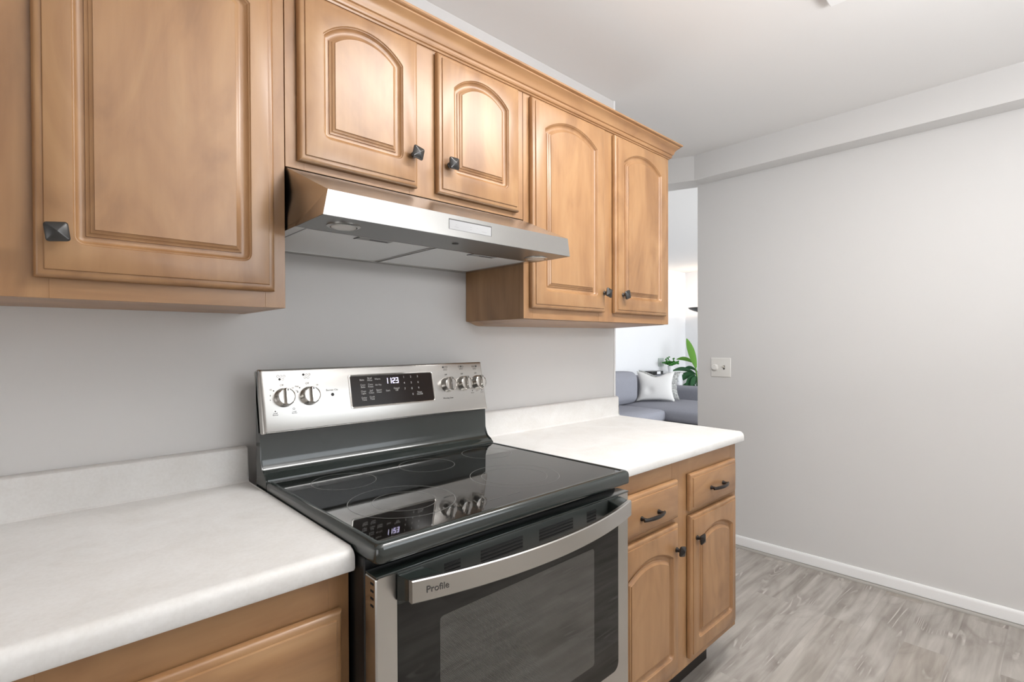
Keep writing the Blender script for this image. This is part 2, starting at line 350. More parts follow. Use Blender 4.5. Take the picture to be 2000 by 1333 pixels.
# back wall of the kitchen (behind the camera) with its window opening
WX0, WX1, WZ0, WZ1 = 0.55, 2.15, 1.0, 2.2
bm = nb()
box(bm, -2.4, WX0, -3.0, -2.9, 0, CEIL); box(bm, WX1, 3.6, -3.0, -2.9, 0, CEIL); box(bm, WX0, WX1, -3.0, -2.9, 0, WZ0); box(bm, WX0, WX1, -3.0, -2.9, WZ1, CEIL)
box(bm, 7.2, XLIV, -3.0, -2.9, 0, CEIL); box(bm, 3.6, 7.2, -3.0, -2.9, 0, 0.4); box(bm, 3.6, 7.2, -3.0, -2.9, 2.3, CEIL)
struct('wall_camera_side', bm, M_WALL)
def window(name, x0, x1, z0, z1, bars):
    bm = nb(); y0, y1 = -2.985, -2.905; t = 0.05
    box(bm, x0, x0 + t, y0, y1, z0, z1); box(bm, x1 - t, x1, y0, y1, z0, z1); box(bm, x0, x1, y0, y1, z0, z0 + t); box(bm, x0, x1, y0, y1, z1 - t, z1)
    for k in range(1, bars): 
        xc = x0 + (x1 - x0) * k / bars; box(bm, xc - t / 2, xc + t / 2, y0, y1, z0, z1)
    return struct(name, bm, M_TRIMW)
window('window_1', WX0, WX1, WZ0, WZ1, 2); window('window_2', 3.6, 7.2, 0.4, 2.3, 3)
# baseboard of the right wall with its grey shoe moulding
prof = [(0, 0.018), (0, 0.0748), (0.006, 0.0748), (0.010, 0.070), (0.012, 0.060), (0.013, 0.018)]
bm = nb(); loops(bm, [[Vector((XW - a, y, z)) for a, z in prof] for y in (-2.9, 0.1277)]); struct('baseboard_right', bm, M_TRIMW)
prof = [(0, 0)] + [(0.020 * math.cos(a * PI / 12), 0.018 * math.sin(a * PI / 12)) for a in range(0, 7)]
bm = nb(); loops(bm, [[Vector((XW - a, y, z)) for a, z in prof] for y in (-2.9, 0.1277)]); struct('trim_4', bm, M_SHOE)

# ------------------------------------------------------------------ routed doors and drawer fronts
EDGE = [(0.0, 0.019), (0.0, 0.0115), (0.0012, 0.0085), (0.0032, 0.0062), (0.006, 0.0046), (0.0095, 0.0038), (0.0130, 0.0036), (0.0135, 0.0016), (0.0142, 0.0004), (0.0152, 0.0)]
GROOVE = [(0, 0), (0.0010, 0.0010), (0.0022, 0.0030), (0.0034, 0.0034), (0.0048, 0.0060), (0.0072, 0.0090), (0.0102, 0.0108), (0.0140, 0.0112), (0.0178, 0.0108), (0.0182, 0.0084), (0.0212, 0.0078), (0.0238, 0.0062), (0.0242, 0.0046), (0.0270, 0.0036), (0.0296, 0.0020), (0.0300, 0.0002)]
def arch_loop(L, R, B, zc, R0, t, y):
    a = (R - L) / 2 - t; xc = (L + R) / 2; r = R0 - t; rb = max(0.017 - t, 0.0006)
    zs = zc + math.sqrt(max(r * r - a * a, 1e-8))
    p = arc(xc - a + rb, B + t + rb, rb, 180, 270, 5) + arc(xc + a - rb, B + t + rb, rb, 270, 360, 5)
    th = math.degrees(math.acos(max(-1, min(1, a / r))))
    p += arc(xc, zc, r, th, 180 - th, 36)
    return [Vector((x, y, z)) for x, z in p]
def front_bm(x0, x1, z0, z1, yf, panel=None):
    """door or drawer front facing -y with a moulded edge; panel = (L, R, B, apex, spring)"""
    bm = nb()
    rings = [[Vector((x0 + t, yf + dp, z0 + t)), Vector((x1 - t, yf + dp, z0 + t)), Vector((x1 - t, yf + dp, z1 - t)), Vector((x0 + t, yf + dp, z1 - t))] for t, dp in EDGE]
    vr = loops(bm, rings, True, panel is None)
    if panel:
        L, R, B, apex, spring = panel; a = (R - L) / 2; h = apex - spring; R0 = (a * a + h * h) / (2 * h); zc = apex - R0
        gl = loops(bm, [arch_loop(L, R, B, zc, R0, t, yf + dp) for t, dp in GROOVE], False, True)
        bm.edges.ensure_lookup_table()
        es = []
        for ring in (vr[-1], gl[0]):
            for i in range(len(ring)):
                es.append(bm.edges.get((ring[i], ring[(i + 1) % len(ring)])))
        bmesh.ops.triangle_fill(bm, use_beauty=True, use_dissolve=False, edges=es, normal=(0, -1, 0))
    return bm
def knob_bm(x, yf, z, rot):
    bm = nb()
    lathe(bm, [(0.0085, 0.0), (0.0085, 0.002), (0.0062, 0.005), (0.0058, 0.012), (0.0075, 0.016)], (x, yf, z), (0, -1, 0), 16)
    c, s = math.cos(rot), math.sin(rot)
    rings = []
    for h, d, cr in [(0.0075, 0.014, 0.25), (0.0150, 0.0185, 0.32), (0.0164, 0.0210, 0.30), (0.0162, 0.0232, 0.28), (0.0140, 0.0255, 0.2), (0.0010, 0.0310, 0.1)]:
        ring = []
        for px, pz in rrect(-h, h, -h, h, h * cr, 3):
            ring.append(Vector((x + px * c - pz * s, yf - d, z + px * s + pz * c)))
        rings.append(ring)
    loops(bm, rings)
    return bm
def pull_bm(x, yf, z, half=0.052):
    bm = nb(); pts = []; rad = []
    for k in range(25):
        t = -1 + 2 * k / 24; xx = x + half * 1.12 * t
        dd = 0.027 - 0.011 * abs(t) ** 2.2
        pts.append((xx, yf - dd, z)); rad.append((0.0042 + 0.0022 * (1 - abs(t)), 0.0052 + 0.001 * (1 - t * t)))
    tube(bm, pts, rad, 10)
    for s in (-1, 1):
        lathe(bm, [(0.0078, 0), (0.0072, 0.003), (0.0052, 0.008), (0.0055, 0.020)], (x + s * half * 0.93, yf, z), (0, -1, 0), 14)
    return bm

# ------------------------------------------------------------------ upper cabinets
YF = -0.3045; YDF = -0.3265; ZTOP = 2.116
def face_frame(parent, x0, x1, z0, z1, yf, stiles, rails, depth=0.019):
    """stiles: list of (xa, xb); rails: list of (za, zb) spanning between stiles"""
    out = []
    for a, b in stiles: out.append(bx('stile', M_WOOD, parent, a, b, yf, yf + depth, z0, z1, 0.0004, 1))
    for za, zb in rails:
        for (a, b), (c, d2) in zip(stiles, stiles[1:]):
            out.append(bx('rail', M_WOODX, parent, b, c, yf + 0.0003, yf + depth, za, zb, 0.0004, 1))
    return out
def upper(name, label, x0, x1, z0, doors, stiles, sag=0.0):
    t = thing(name, ((x0 + x1) / 2, -0.15, z0), label, 'cabinet')
    p = 0.016
    for a in (x0, x1 - p): bx('side_panel', M_WOOD, t, a, a + p, YF + 0.019, -0.002, z0, ZTOP)
    if sag:
        # laminate skin of the underside, worked loose and drooping towards the wall
        bm = nb(); grid = {}
        for i in range(41):
            for j in range(11):
                x = x0 + 0.001 + (x1 - x0 - 0.002) * (i / 40) ** 1.6; q = j / 10; y = YF + 0.0195 + (-0.003 - YF - 0.0195) * q
                e = min(1, (x - x0) / 0.06); e = e * e * (3 - 2 * e)
                dz = sag * q * (e if q < 0.99 else max(e, 0.0)) * (1 - 0.45 * (x - x0) / (x1 - x0))
                for k, h in ((0, -0.0012), (1, -0.0004)): grid[i, j, k] = bm.verts.new((x, y, z0 - dz + h))
        for i in range(40):
            for j in range(10):
                for k in (0, 1): bm.faces.new((grid[i, j, k], grid[i + 1, j, k], grid[i + 1, j + 1, k], grid[i, j + 1, k]))
        for i in range(40):
            for j in (0, 10): bm.faces.new((grid[i, j, 0], grid[i + 1, j, 0], grid[i + 1, j, 1], grid[i, j, 1]))
        for j in range(10):
            for i in (0, 40): bm.faces.new((grid[i, j, 0], grid[i, j + 1, 0], grid[i, j + 1, 1], grid[i, j, 1]))
        put('underside_skin', bm, M_WOODX, t)
    bx('bottom_panel', M_WOODX, t, x0 + p, x1 - p, YF + 0.019, -0.002, z0 + 0.0005, z0 + 0.0165)
    bm = nb(); box(bm, x0 + p, x1 - p, YF + 0.019, -0.002, ZTOP - 0.016, ZTOP); put('top_panel', bm, M_WOODX, t)
    face_frame(t, x0, x1, z0, ZTOP, YF, stiles, [(z0, z0 + 0.045), (ZTOP - 0.045, ZTOP)])
    for (a, b, za, zb, panel, kx, kz, kr) in doors:
        dr = put('door', front_bm(a, b, za, zb, YDF, panel), M_WOOD, t, 30)
        if kx is not None: put('knob', knob_bm(kx, YDF, kz, kr), M_PEWTER, dr, 25)
    return t
ZD = 1.3968; ZT = 2.0925
upper('wall_cabinet', 'tall maple wall cabinet left of the hood, dark knob low on its left edge', -0.915, 0.001, 1.3617,
      [(-0.880, -0.494, ZD, ZT, (-0.828, -0.546, 1.456, 2.056, 2.004), -0.525, 1.4716, 0.1), (-0.420, -0.026, ZD, ZT, (-0.368, -0.0755, 1.456, 2.060, 2.006), -0.390, 1.4716, 0.12)],
      [(-0.915, -0.862), (-0.512, -0.400), (-0.042, 0.001)])
upper('wall_cabinet', 'short maple wall cabinet with two arched doors directly above the hood', 0.003, 0.7605, 1.684,
      [(0.0285, 0.3475, 1.7007, ZT, (0.0835, 0.2990, 1.7625, 2.056, 2.008), 0.3305, 1.784, -0.22), (0.412, 0.729, 1.7007, ZT, (0.4650, 0.6790, 1.7625, 2.056, 2.008), 0.449, 1.7835, 0.03)],
      [(0.003, 0.045), (0.330, 0.430), (0.712, 0.7605)])
upper('wall_cabinet', 'tall maple wall cabinet right of the hood with two narrow arched doors', 0.7625, 1.677, 1.3617,
      [(0.788, 1.185, ZD, ZT, (0.8450, 1.1330, 1.4545, 2.048, 2.000), 1.173, 1.4690, -0.25), (1.250, 1.6365, ZD, ZT, (1.3050, 1.5850, 1.4545, 2.048, 2.000), 1.295, 1.4690, 0.30)],
      [(0.7625, 0.806), (1.165, 1.270), (1.620, 1.677)], 0.016)
# crown moulding along the cabinet tops with its return at the right end
cp = [(0.0, 2.100), (-0.004, 2.100), (-0.006, 2.104), (-0.010, 2.106), (-0.012, 2.110), (-0.012, 2.117), (-0.016, 2.119), (-0.0185, 2.124), (-0.0205, 2.132), (-0.026, 2.140), (-0.0335, 2.146), (-0.0375, 2.149), (-0.0375, 2.153), (-0.043, 2.1545), (-0.0465, 2.157), (-0.0465, 2.1625), (-0.044, 2.164), (0.0, 2.164)]
bm = nb()
r0 = [Vector((-0.915, YF + a, z)) for a, z in cp]; r1 = [Vector((1.677 - a, YF + a, z)) for a, z in cp]; r2 = [Vector((1.677 - a, -0.003, z)) for a, z in cp]
# front run sits just proud of the frames
for r in (r0, r1, r2):
    for v in r: v.y -= 0.0005 if r is not r2 else 0
for v in r1 + r2: v.x += 0.0005
loops(bm, [r0, r1, r2])
tag(put('crown_molding', bm, M_WOODX, None, 25), 'maple crown moulding running along the tops of the wall cabinets', 'molding')

# ------------------------------------------------------------------ worktops
def counter(name, label, x0, x1f, zc, zb, zbs, yfr, ybs, xbs1):
    bm = nb(); r = 0.019
    prof = [(-0.001, zc - 0.03), (yfr + 0.03, zc - 0.03), (yfr + 0.03, zb), (yfr + 0.006, zb)]
    prof += [(yfr + 0.0015, zb + 0.0015), (yfr, zb + 0.005)]
    prof += [(yfr + r - r * math.cos(a), zc - r + r * math.sin(a)) for a in [k * PI / 2 / 8 for k in range(1, 9)]]
    prof += [(ybs - 0.010, zc), (ybs - 0.005, zc + 0.001), (ybs - 0.001, zc + 0.005), (ybs, zc + 0.010)]
    prof += [(ybs, zbs - 0.010), (ybs + 0.002, zbs - 0.004), (ybs + 0.006, zbs - 0.001), (ybs + 0.011, zbs), (-0.001, zbs)]
    extrude_x(bm, prof, x0, x1f)
    es = [e for e in bm.edges if all(abs(v.co.x - (x1f(v.co.y) if callable(x1f) else x1f)) < 1e-5 for v in e.verts)]
    bmesh.ops.bevel(bm, geom=es, offset=0.002, segments=2, affect='EDGES')
    return tag(put(name, bm, M_LAM, None, 30), label, 'countertop')
counter('countertop', 'off-white laminate worktop with backsplash left of the range', -0.95, 0.0, 0.9126, 0.8716, 1.0065, -0.642, -0.0255, None)
counter('countertop', 'off-white laminate worktop with rounded end right of the range', 0.7625, lambda y: 1.700 + 0.030 * y / 0.642 if y < -0.03 else 1.700, 0.9225, 0.8840, 1.0180, -0.642, -0.0240, None)

# ------------------------------------------------------------------ base cabinets
def base(name, label, x0, x1, z0, z1, yf, cols, stiles, rails, toe):
    t = thing(name, ((x0 + x1) / 2, -0.3, 0.0), label, 'cabinet')
    p = 0.016
    for a in (x0, x1 - p): bx('side_panel', M_WOOD, t, a, a + p, yf + 0.019, -0.03, z0, z1)
    bm = nb(); box(bm, x0 + p, x1 - p, yf + 0.019, -0.03, z0, z0 + 0.016); put('bottom_panel', bm, M_WOODX, t)
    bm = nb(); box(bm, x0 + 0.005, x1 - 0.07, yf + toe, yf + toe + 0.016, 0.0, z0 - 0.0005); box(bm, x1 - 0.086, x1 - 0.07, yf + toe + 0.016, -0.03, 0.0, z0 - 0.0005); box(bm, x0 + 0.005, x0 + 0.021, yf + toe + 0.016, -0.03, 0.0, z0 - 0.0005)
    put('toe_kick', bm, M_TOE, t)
    face_frame(t, x0, x1, z0, z1, yf, stiles, rails)
    for c in cols:
        o = put(c[0], front_bm(*c[1:5], yf - 0.022, c[5]), M_WOODX if c[0] == 'drawer' else M_WOOD, t, 30)
        if c[0] == 'drawer' and c[6] is not None: put('pull', pull_bm(c[6], yf - 0.022, c[7]), M_BRONZE, o, 40)
        elif c[0] == 'door': put('knob', knob_bm(c[6], yf - 0.022, c[7], c[8]), M_BRONZE, o, 25)
    return t
YB = -0.6165
base('base_cabinet', 'maple base cabinet right of the range with two drawers over two arched doors', 0.7635, 1.6440, 0.1465, 0.8836, YB,
     [('drawer', 0.800, 1.1640, 0.6934, 0.8205, None, 0.981, 0.745), ('drawer', 1.2470, 1.6110, 0.6934, 0.8225, None, 1.438, 0.752),
      ('door', 0.800, 1.1640, 0.1790, 0.6750, (0.850, 1.1240, 0.234, 0.610, 0.570), 1.142, 0.5925, -0.25), ('door', 1.2470, 1.6120, 0.1790, 0.6775, (1.2970, 1.5720, 0.234, 0.618, 0.578), 1.283, 0.5965, 0.06)],
     [(0.7635, 0.815), (1.150, 1.260), (1.598, 1.6440)], [(0.1465, 0.19), (0.665, 0.705), (0.8080, 0.8836)], 0.085)
base('base_cabinet', 'maple base cabinet left of the range under the near worktop, wide drawer front showing', -0.935, -0.0015, 0.1465, 0.8712, YB,
     [('drawer', -0.880, -0.505, 0.655, 0.806, None, -0.69, 0.735), ('drawer', -0.440, -0.0205, 0.655, 0.806, None, -0.23, 0.71),
      ('door', -0.880, -0.505, 0.179, 0.640, (-0.83, -0.555, 0.234, 0.590, 0.550), -0.532, 0.56, 0.1), ('door', -0.440, -0.0205, 0.179, 0.640, (-0.39, -0.070, 0.234, 0.590, 0.550), -0.415, 0.56, 0.1)],
     [(-0.935, -0.865), (-0.52, -0.425), (-0.040, -0.0015)], [(0.1465, 0.19), (0.625, 0.67), (0.790, 0.8712)], 0.075)

# ------------------------------------------------------------------ range hood
H0, H1 = 0.0045, 0.7605; HZ = 1.5390; HY = -0.5035
t = thing('range_hood', (0.3825, -0.25, HZ), 'stainless under-cabinet range hood mounted above the black cooktop', 'range hood')
bm = nb()
prof = [(HY, HZ), (HY, 1.5905), (-0.3055, 1.6815), (-0.003, 1.6815), (-0.003, HZ), (-0.03, HZ), (-0.03, HZ + 0.008), (-0.357, HZ + 0.008), (-0.357, HZ)]
def chamf(x, s):
    return [Vector((x + (s * 0.010 if (abs(y - HY) < 1e-6 and z > 1.58) else 0), y, z)) for y, z in prof]
ra = chamf(H0, 1); rb = chamf(H1, -1)
loops(bm, [ra, rb])
for a, b in ((H0, 0.0285), (0.7365, H1)): box(bm, a, b, -0.3575, -0.0295, HZ, HZ + 0.0085)
put('canopy', bm, M_STEEL, t, 20)
bx('front_lip', simple('grey_steel_lip', (0.27, 0.27, 0.26), 0.36, 1.0), t, H0 + 0.0005, H1 - 0.0005, HY + 0.0006, -0.3575, HZ - 0.0007, HZ + 0.0002)
for k, (a, b) in enumerate([(0.030, 0.3775), (0.3835, 0.735)]):
    bm = nb(); box(bm, a, b, -0.354, -0.033, HZ + 0.002, HZ + 0.0065); f = put('grease_filter', bm, M_FILTER, t)
    bm = nb(); z = HZ + 0.0018
    for (xa, xb, ya, yb) in [(a, b, -0.354, -0.350), (a, b, -0.037, -0.033), (a, a + 0.004, -0.350, -0.037), (b - 0.004, b, -0.350, -0.037)]: box(bm, xa, xb, ya, yb, z - 0.0022, z + 0.001)
    put('filter_frame', bm, M_STEEL, f)
    cx = 0.208 if k == 0 else 0.563
    bm = nb(); box(bm, cx - 0.047, cx + 0.047, -0.345, -0.318, z - 0.0016, z + 0.001); put('latch', bm, M_TOUCH, f)
    bm = nb(); box(bm, cx - 0.048, cx - 0.044, -0.346, -0.317, z - 0.0024, z - 0.0016); put('latch_edge', bm, M_INK, f)
    bm = nb(); box(bm, cx - 0.010, cx + 0.040, -0.3315, -0.3285, z - 0.0024, z - 0.0016); put('latch_slot', bm, M_INK, f)
for cx, cy in [(0.0805, -0.4340), (0.7025, -0.4180)]:
    bm = nb(); lathe(bm, [(0.036, 0.0), (0.036, 0.0025), (0.032, 0.0045), (0.029, 0.0045), (0.0285, 0.002), (0.0285, 0.0)], (cx, cy, HZ), (0, 0, -1), 32)
    l = put('lamp_ring', bm, M_STEEL, t, 40)
    bm = nb(); lathe(bm, [(0.0275, 0.0005), (0.0265, 0.0048), (0.015, 0.0056), (0.0001, 0.006)], (cx, cy, HZ), (0, 0, -1), 32); put('lamp_lens', bm, M_LENS, l, 40)
bm = nb(); lathe(bm, [(0.0085, 0.0), (0.0085, 0.0012), (0.0075, 0.0016), (0.0001, 0.0016)], (0.383, -0.437, HZ - 0.0007), (0, 0, -1), 24); put('badge', bm, M_INK, t)
# touch strip: a shallow window in the front face
bm = nb(); box(bm, 0.3140, 0.4490, HY - 0.0006, HY + 0.0005, 1.5555, 1.5805); p = put('control_window', bm, M_INK, t)
bm = nb(); box(bm, 0.3142, 0.4468, HY - 0.0011, HY - 0.0004, 1.5557, 1.5778); put('touch_panel', bm, M_TOUCH, p)
bm = nb()
for xx, zz, w in [(0.336, 1.5675, 0.004), (0.336, 1.5625, 0.012), (0.381, 1.5685, 0.004), (0.381, 1.5625, 0.006), (0.401, 1.569, 0.003), (0.424, 1.5625, 0.016)]:
    box(bm, xx - w / 2, xx + w / 2, HY - 0.0014, HY - 0.001, zz - 0.0004, zz + 0.0005)
put('touch_marks', bm, simple('touch_mark_ink', (0.30, 0.30, 0.30), 0.5), p)

# ------------------------------------------------------------------ electric range
t = thing('electric_range', (0.381, -0.4, 0.0), 'freestanding stainless electric range with black glass cooktop between the base cabinets', 'range')
RX0, RX1 = 0.0035, 0.7590
# body
bm = nb(); box(bm, RX0 + 0.001, RX1 - 0.001, -0.6655, -0.08, 0.03, 0.900, 0.002, 1); put('body', bm, M_BLACKPL, t)
for xx in (0.05, 0.71):
    for yy in (-0.6, -0.14):
        bm = nb(); lathe(bm, [(0.018, 0), (0.018, 0.01), (0.008, 0.012), (0.008, 0.0305)], (xx, yy, 0.0), (0, 0, 1), 12); put('foot', bm, M_BLACKPL, t)
# backguard housing
prof = [(-0.078, 0.905), (-0.078, 1.2115), (-0.090, 1.2115), (-0.112, 1.056), (-0.1125, 1.040), (-0.1145, 0.985), (-0.117, 0.970), (-0.122, 0.959), (-0.130, 0.951), (-0.141, 0.9455), (-0.153, 0.9425), (-0.158, 0.9395), (-0.159, 0.9345), (-0.159, 0.905)]
bm = nb(); extrude_x(bm, prof, RX0, RX1)
es = [e for e in bm.edges if abs(e.verts[0].co.x - e.verts[1].co.x) < 1e-6]
bmesh.ops.bevel(bm, geom=es, offset=0.0035, segments=3, affect='EDGES', clamp_overlap=True)
put('backguard', bm, M_ENAMEL, t, 40)
# stainless control panel, tilted back
PV = Vector((0, 0.036, 0.164)).normalized(); PU = Vector((1, 0, 0)); PN = PU.cross(PV)
def pp(x, z, e=0.0): return Vector((x, -0.092 - (1.2164 - z) * 0.036 / 0.164, z)) + PN * e
zb, zt = 1.0510, 1.2155
bm = nb(); rings = []
hgt = (zt - zb) / PV.z; bot = pp(0, zb)
outl = [(RX0, -0.026)] + [(RX0 + 0.014 - 0.014 * math.cos(a), -0.014 + 0.014 * math.sin(a)) for a in [k * PI / 2 / 6 for k in range(7)]] + [(RX1 - 0.010 + 0.010 * math.sin(a), -0.010 + 0.010 * math.cos(a)) for a in [k * PI / 2 / 6 for k in range(7)]] + [(RX1, -0.026)]
for s, ins in [(0.0, 0.004), (0.0015, 0.0015), (0.005, 0.0), (hgt - 0.007, 0.0), (hgt - 0.003, 0.0012), (hgt - 0.0008, 0.004), (hgt, 0.008)]:
    ring = []
    for x, dd in outl:
        xx = min(max(x, RX0 + ins * 0.6), RX1 - ins * 0.6)
        q = bot + PV * s + PN * (min(dd, -ins)); q.x = xx; ring.append(q)
    rings.append(ring)
loops(bm, rings); put('control_panel', bm, M_STEEL, t, 50)
CPN = t.children[-1]
# display: black glass in a polished frame
dx0, dx1, dz0, dz1 = 0.2540, 0.5370, 1.0985, 1.1845
def pbox(bm, x0, x1, z0, z1, e0, e1, bev=0.0):
    vs = box(bm, x0, x1, 0, 1, z0, z1)
    for v in vs:
        e = e1 if v.co.y < 0.5 else e0
        v.co = pp(v.co.x, v.co.z, e)
bm = nb(); pbox(bm, dx0, dx1, dz0, dz1, -0.001, 0.0012); disp = put('display', bm, M_DISP, t)
bm = nb()
def prr(x0, x1, z0, z1, r, e): return [pp(a, b, e) for a, b in rrect(x0, x1, z0, z1, r, 4)]
loops(bm, [prr(dx0 - 0.0055, dx1 + 0.0055, dz0 - 0.0055, dz1 + 0.0055, 0.006, -0.0005), prr(dx0 - 0.005, dx1 + 0.005, dz0 - 0.005, dz1 + 0.005, 0.006, 0.002), prr(dx0 - 0.002, dx1 + 0.002, dz0 - 0.002, dz1 + 0.002, 0.004, 0.0026), prr(dx0, dx1, dz0, dz1, 0.003, 0.0013)], False, False)
put('display_frame', bm, M_CHROME, disp, 40)
bm = nb()
# seven-segment clock 11:23
SEG = {'1': 'bc', '2': 'abged', '3': 'abgcd'}
def seg(ch, cx, cz, w=0.0085, h=0.0165, th=0.0018):
    S = {'a': (-w / 2, w / 2, h / 2 - th, h / 2), 'g': (-w / 2, w / 2, -th / 2, th / 2), 'd': (-w / 2, w / 2, -h / 2, -h / 2 + th), 'b': (w / 2 - th, w / 2, 0, h / 2), 'c': (w / 2 - th, w / 2, -h / 2, 0), 'f': (-w / 2, -w / 2 + th, 0, h / 2), 'e': (-w / 2, -w / 2 + th, -h / 2, 0)}
    for k in SEG[ch]:
        a, b, c, d2 = S[k]; pbox(bm, cx + a, cx + b, cz + c, cz + d2, 0.0012, 0.0017)
for ch, cx in [('1', 0.3715), ('1', 0.3835), ('2', 0.3965), ('3', 0.4080)]: seg(ch, cx, 1.1668)
for dz in (-0.003, 0.004): pbox(bm, 0.3896, 0.3909, 1.1668 + dz, 1.1668 + dz + 0.0014, 0.0012, 0.0017)
put('clock_digits', bm, M_DIGIT, disp, 0)
bm = nb()
KEYS = [('Bake', 0.2905, 1.1732), ('Broil\nHi/Lo', 0.3157, 1.1743), ('Warm', 0.3414, 1.1737), ('Conv\nBake', 0.2919, 1.1554), ('Conv\nRoast', 0.3166, 1.1557), ('Air Fry', 0.3421, 1.1564), ('Oven\nLight', 0.2921, 1.1371), ('Self\nClean', 0.3172, 1.1376), ('Steam\nClean', 0.3425, 1.1381), ('Delay\nTime', 0.2922, 1.1184), ('Cook\nTime', 0.3179, 1.1193), ('Start', 0.3725, 1.1375), ('Cancel\nOff', 0.403, 1.1398), ('Timer\nOn/Off', 0.4842, 1.1226)]
for s, x, z in KEYS: text_mesh(bm, s, pp(x, z), PU, PV, 0.0074, eps=0.0016, bold=0.012)
for i in range(9): text_mesh(bm, str(i + 1), pp(0.4325 + 0.0252 * (i % 3), 1.1752 - 0.0181 * (i // 3)), PU, PV, 0.0090, eps=0.0016, bold=0.012)
text_mesh(bm, '0', pp(0.459, 1.1208), PU, PV, 0.0090, eps=0.0016, bold=0.012)
put('key_lettering', bm, M_WHITEINK, disp, 0)
# panel lettering and burner symbols
bm = nb()
def sym(x, z, lit):
    spots = [(-0.008, 0.0035), (0, 0.0035), (0.008, 0.0035), (-0.004, -0.0045), (0.004, -0.0045)]
    for k, (a, b) in enumerate(spots): disc(bm, pp(x + a, z + b), PU, PV, 0.0032, r0=0.0 if k == lit else 0.0025)
sym(0.0615, 1.1915, 3); sym(0.1290, 1.1930, 0); sym(0.5960, 1.1975, 0); sym(0.6630, 1.1975, 1); sym(0.7225, 1.1960, 2)
for x, z in [(0.0615, 1.1712), (0.129, 1.1726), (0.596, 1.1755), (0.663, 1.1755), (0.7235, 1.1755)]: text_mesh(bm, 'Off', pp(x, z), PU, PV, 0.0072)
text_mesh(bm, 'Burner On', pp(0.1975, 1.1505), PU, PV, 0.0078)
disc(bm, pp(0.198, 1.1379), PU, PV, 0.0046); text_mesh(bm, 'Warming Zone', pp(0.594, 1.0990), PU, PV, 0.0066, bold=0.008)
for x, z, s in [(0.033, 1.161, 'Hi'), (0.090, 1.163, 'Lo'), (0.101, 1.166, 'Melt'), (0.100, 1.155, 'Lo'), (0.157, 1.167, 'Hi'), (0.031, 1.146, '8'), (0.030, 1.135, '6')]: text_mesh(bm, s, pp(x, z), PU, PV, 0.0055)
for x, z in [(0.040, 1.158), (0.108, 1.162), (0.040, 1.105), (0.102, 1.151)]: disc(bm, pp(x, z), PU, PV, 0.0016)
disc(bm, pp(0.088, 1.108), PU, PV, 0.0030, r0=0.002); text_mesh(bm, 'Small\nBurner', pp(0.040, 1.098), PU, PV, 0.0050); text_mesh(bm, 'Large\nBurner', pp(0.089, 1.099), PU, PV, 0.0050)
for x in (0.700, 0.742):
    disc(bm, pp(x, 1.116), PU, PV, 0.0018); text_mesh(bm, 'Burner', pp(x, 1.109), PU, PV, 0.0045)
text_mesh(bm, '6 5 4', pp(0.721, 1.1145), PU, PV, 0.0050)
put('panel_lettering', bm, M_INK, t, 0)
# five control knobs
for kx, kz in [(0.0645, 1.1385), (0.1320, 1.1385), (0.5970, 1.1425), (0.6635, 1.1425), (0.7265, 1.1425)]:
    c = pp(kx, kz); bm = nb()
    lathe(bm, [(0.0255, 0.0), (0.0255, 0.003), (0.0240, 0.006), (0.0236, 0.020), (0.0226, 0.0235), (0.0205, 0.0245), (0.0195, 0.0235), (0.0001, 0.0230)], c, PN, 36)
    k = put('knob', bm, M_CHROME, t, 40)
    bm = nb(); vs = []
    rings = []
    for e, hw, hl in [(0.020, 0.0055, 0.0222), (0.033, 0.0052, 0.0218), (0.0355, 0.0042, 0.0205)]:
        rings.append([c + PN * e + PU * a + PV * b for a, b in rrect(-hw, hw, -hl, hl, 0.0035, 3)])
    loops(bm, rings); g = put('knob_grip', bm, M_CHROME, k, 30)
    bm = nb(); 
    rings = [[c + PN * e + PU * a + PV * b for a, b in rrect(-0.0014, 0.0014, 0.0135, 0.0195, 0.0006, 2)] for e in (0.0350, 0.0360)]
    loops(bm, rings); put('knob_pointer', bm, M_INK, k, 0)
# cooktop frame and glass
CF, CB = -0.7155, -0.150
def rr3(i, z, r): return [Vector((a, b, z)) for a, b in rrect(RX0 - 0.001 + i, RX1 + 0.001 - i, CF + i, CB, r, 6)]
bm = nb()
def gl(i0, i1, f, bk, z, r): return [Vector((a, b, z)) for a, b in rrect(RX0 + i0, RX1 - i1, CF + f, bk, r, 6)]
loops(bm, [rr3(0.004, 0.9015, 0.012), rr3(0.0008, 0.9035, 0.014), rr3(0.0, 0.908, 0.014), rr3(0.0, 0.925, 0.014), rr3(0.0012, 0.9305, 0.013), rr3(0.0042, 0.9345, 0.012), rr3(0.008, 0.9362, 0.010),
           gl(0.0125, 0.0145, 0.0165, -0.1515, 0.9366, 0.010), gl(0.0140, 0.0160, 0.0185, -0.1525, 0.9352, 0.009), gl(0.0142, 0.0162, 0.0187, -0.1526, 0.9335, 0.009)], True, False)
put('cooktop_frame', bm, M_ENAMEL, t, 50)
bm = nb(); loops(bm, [gl(0.0144, 0.0164, 0.0189, -0.1528, z, 0.009) for z in (0.9315, 0.9347)]); glass = put('cooktop_glass', bm, M_GLASS, t, 30)
ZG = 0.9348
def ring(cx, cy, r, w=0.0011, name='burner_ring'):
    bm = nb(); disc(bm, (cx, cy, ZG), (1, 0, 0), (0, 1, 0), r, eps=0.0001, n=72, r0=r - w); put(name, bm, M_RING, glass, 0)
zc = 1.2797; k = (zc - ZG) / (zc - 0.925)
def C2(x, y): return (-0.42454 + (x + 0.42454) * k, -1.49918 + (y + 1.49918) * k)
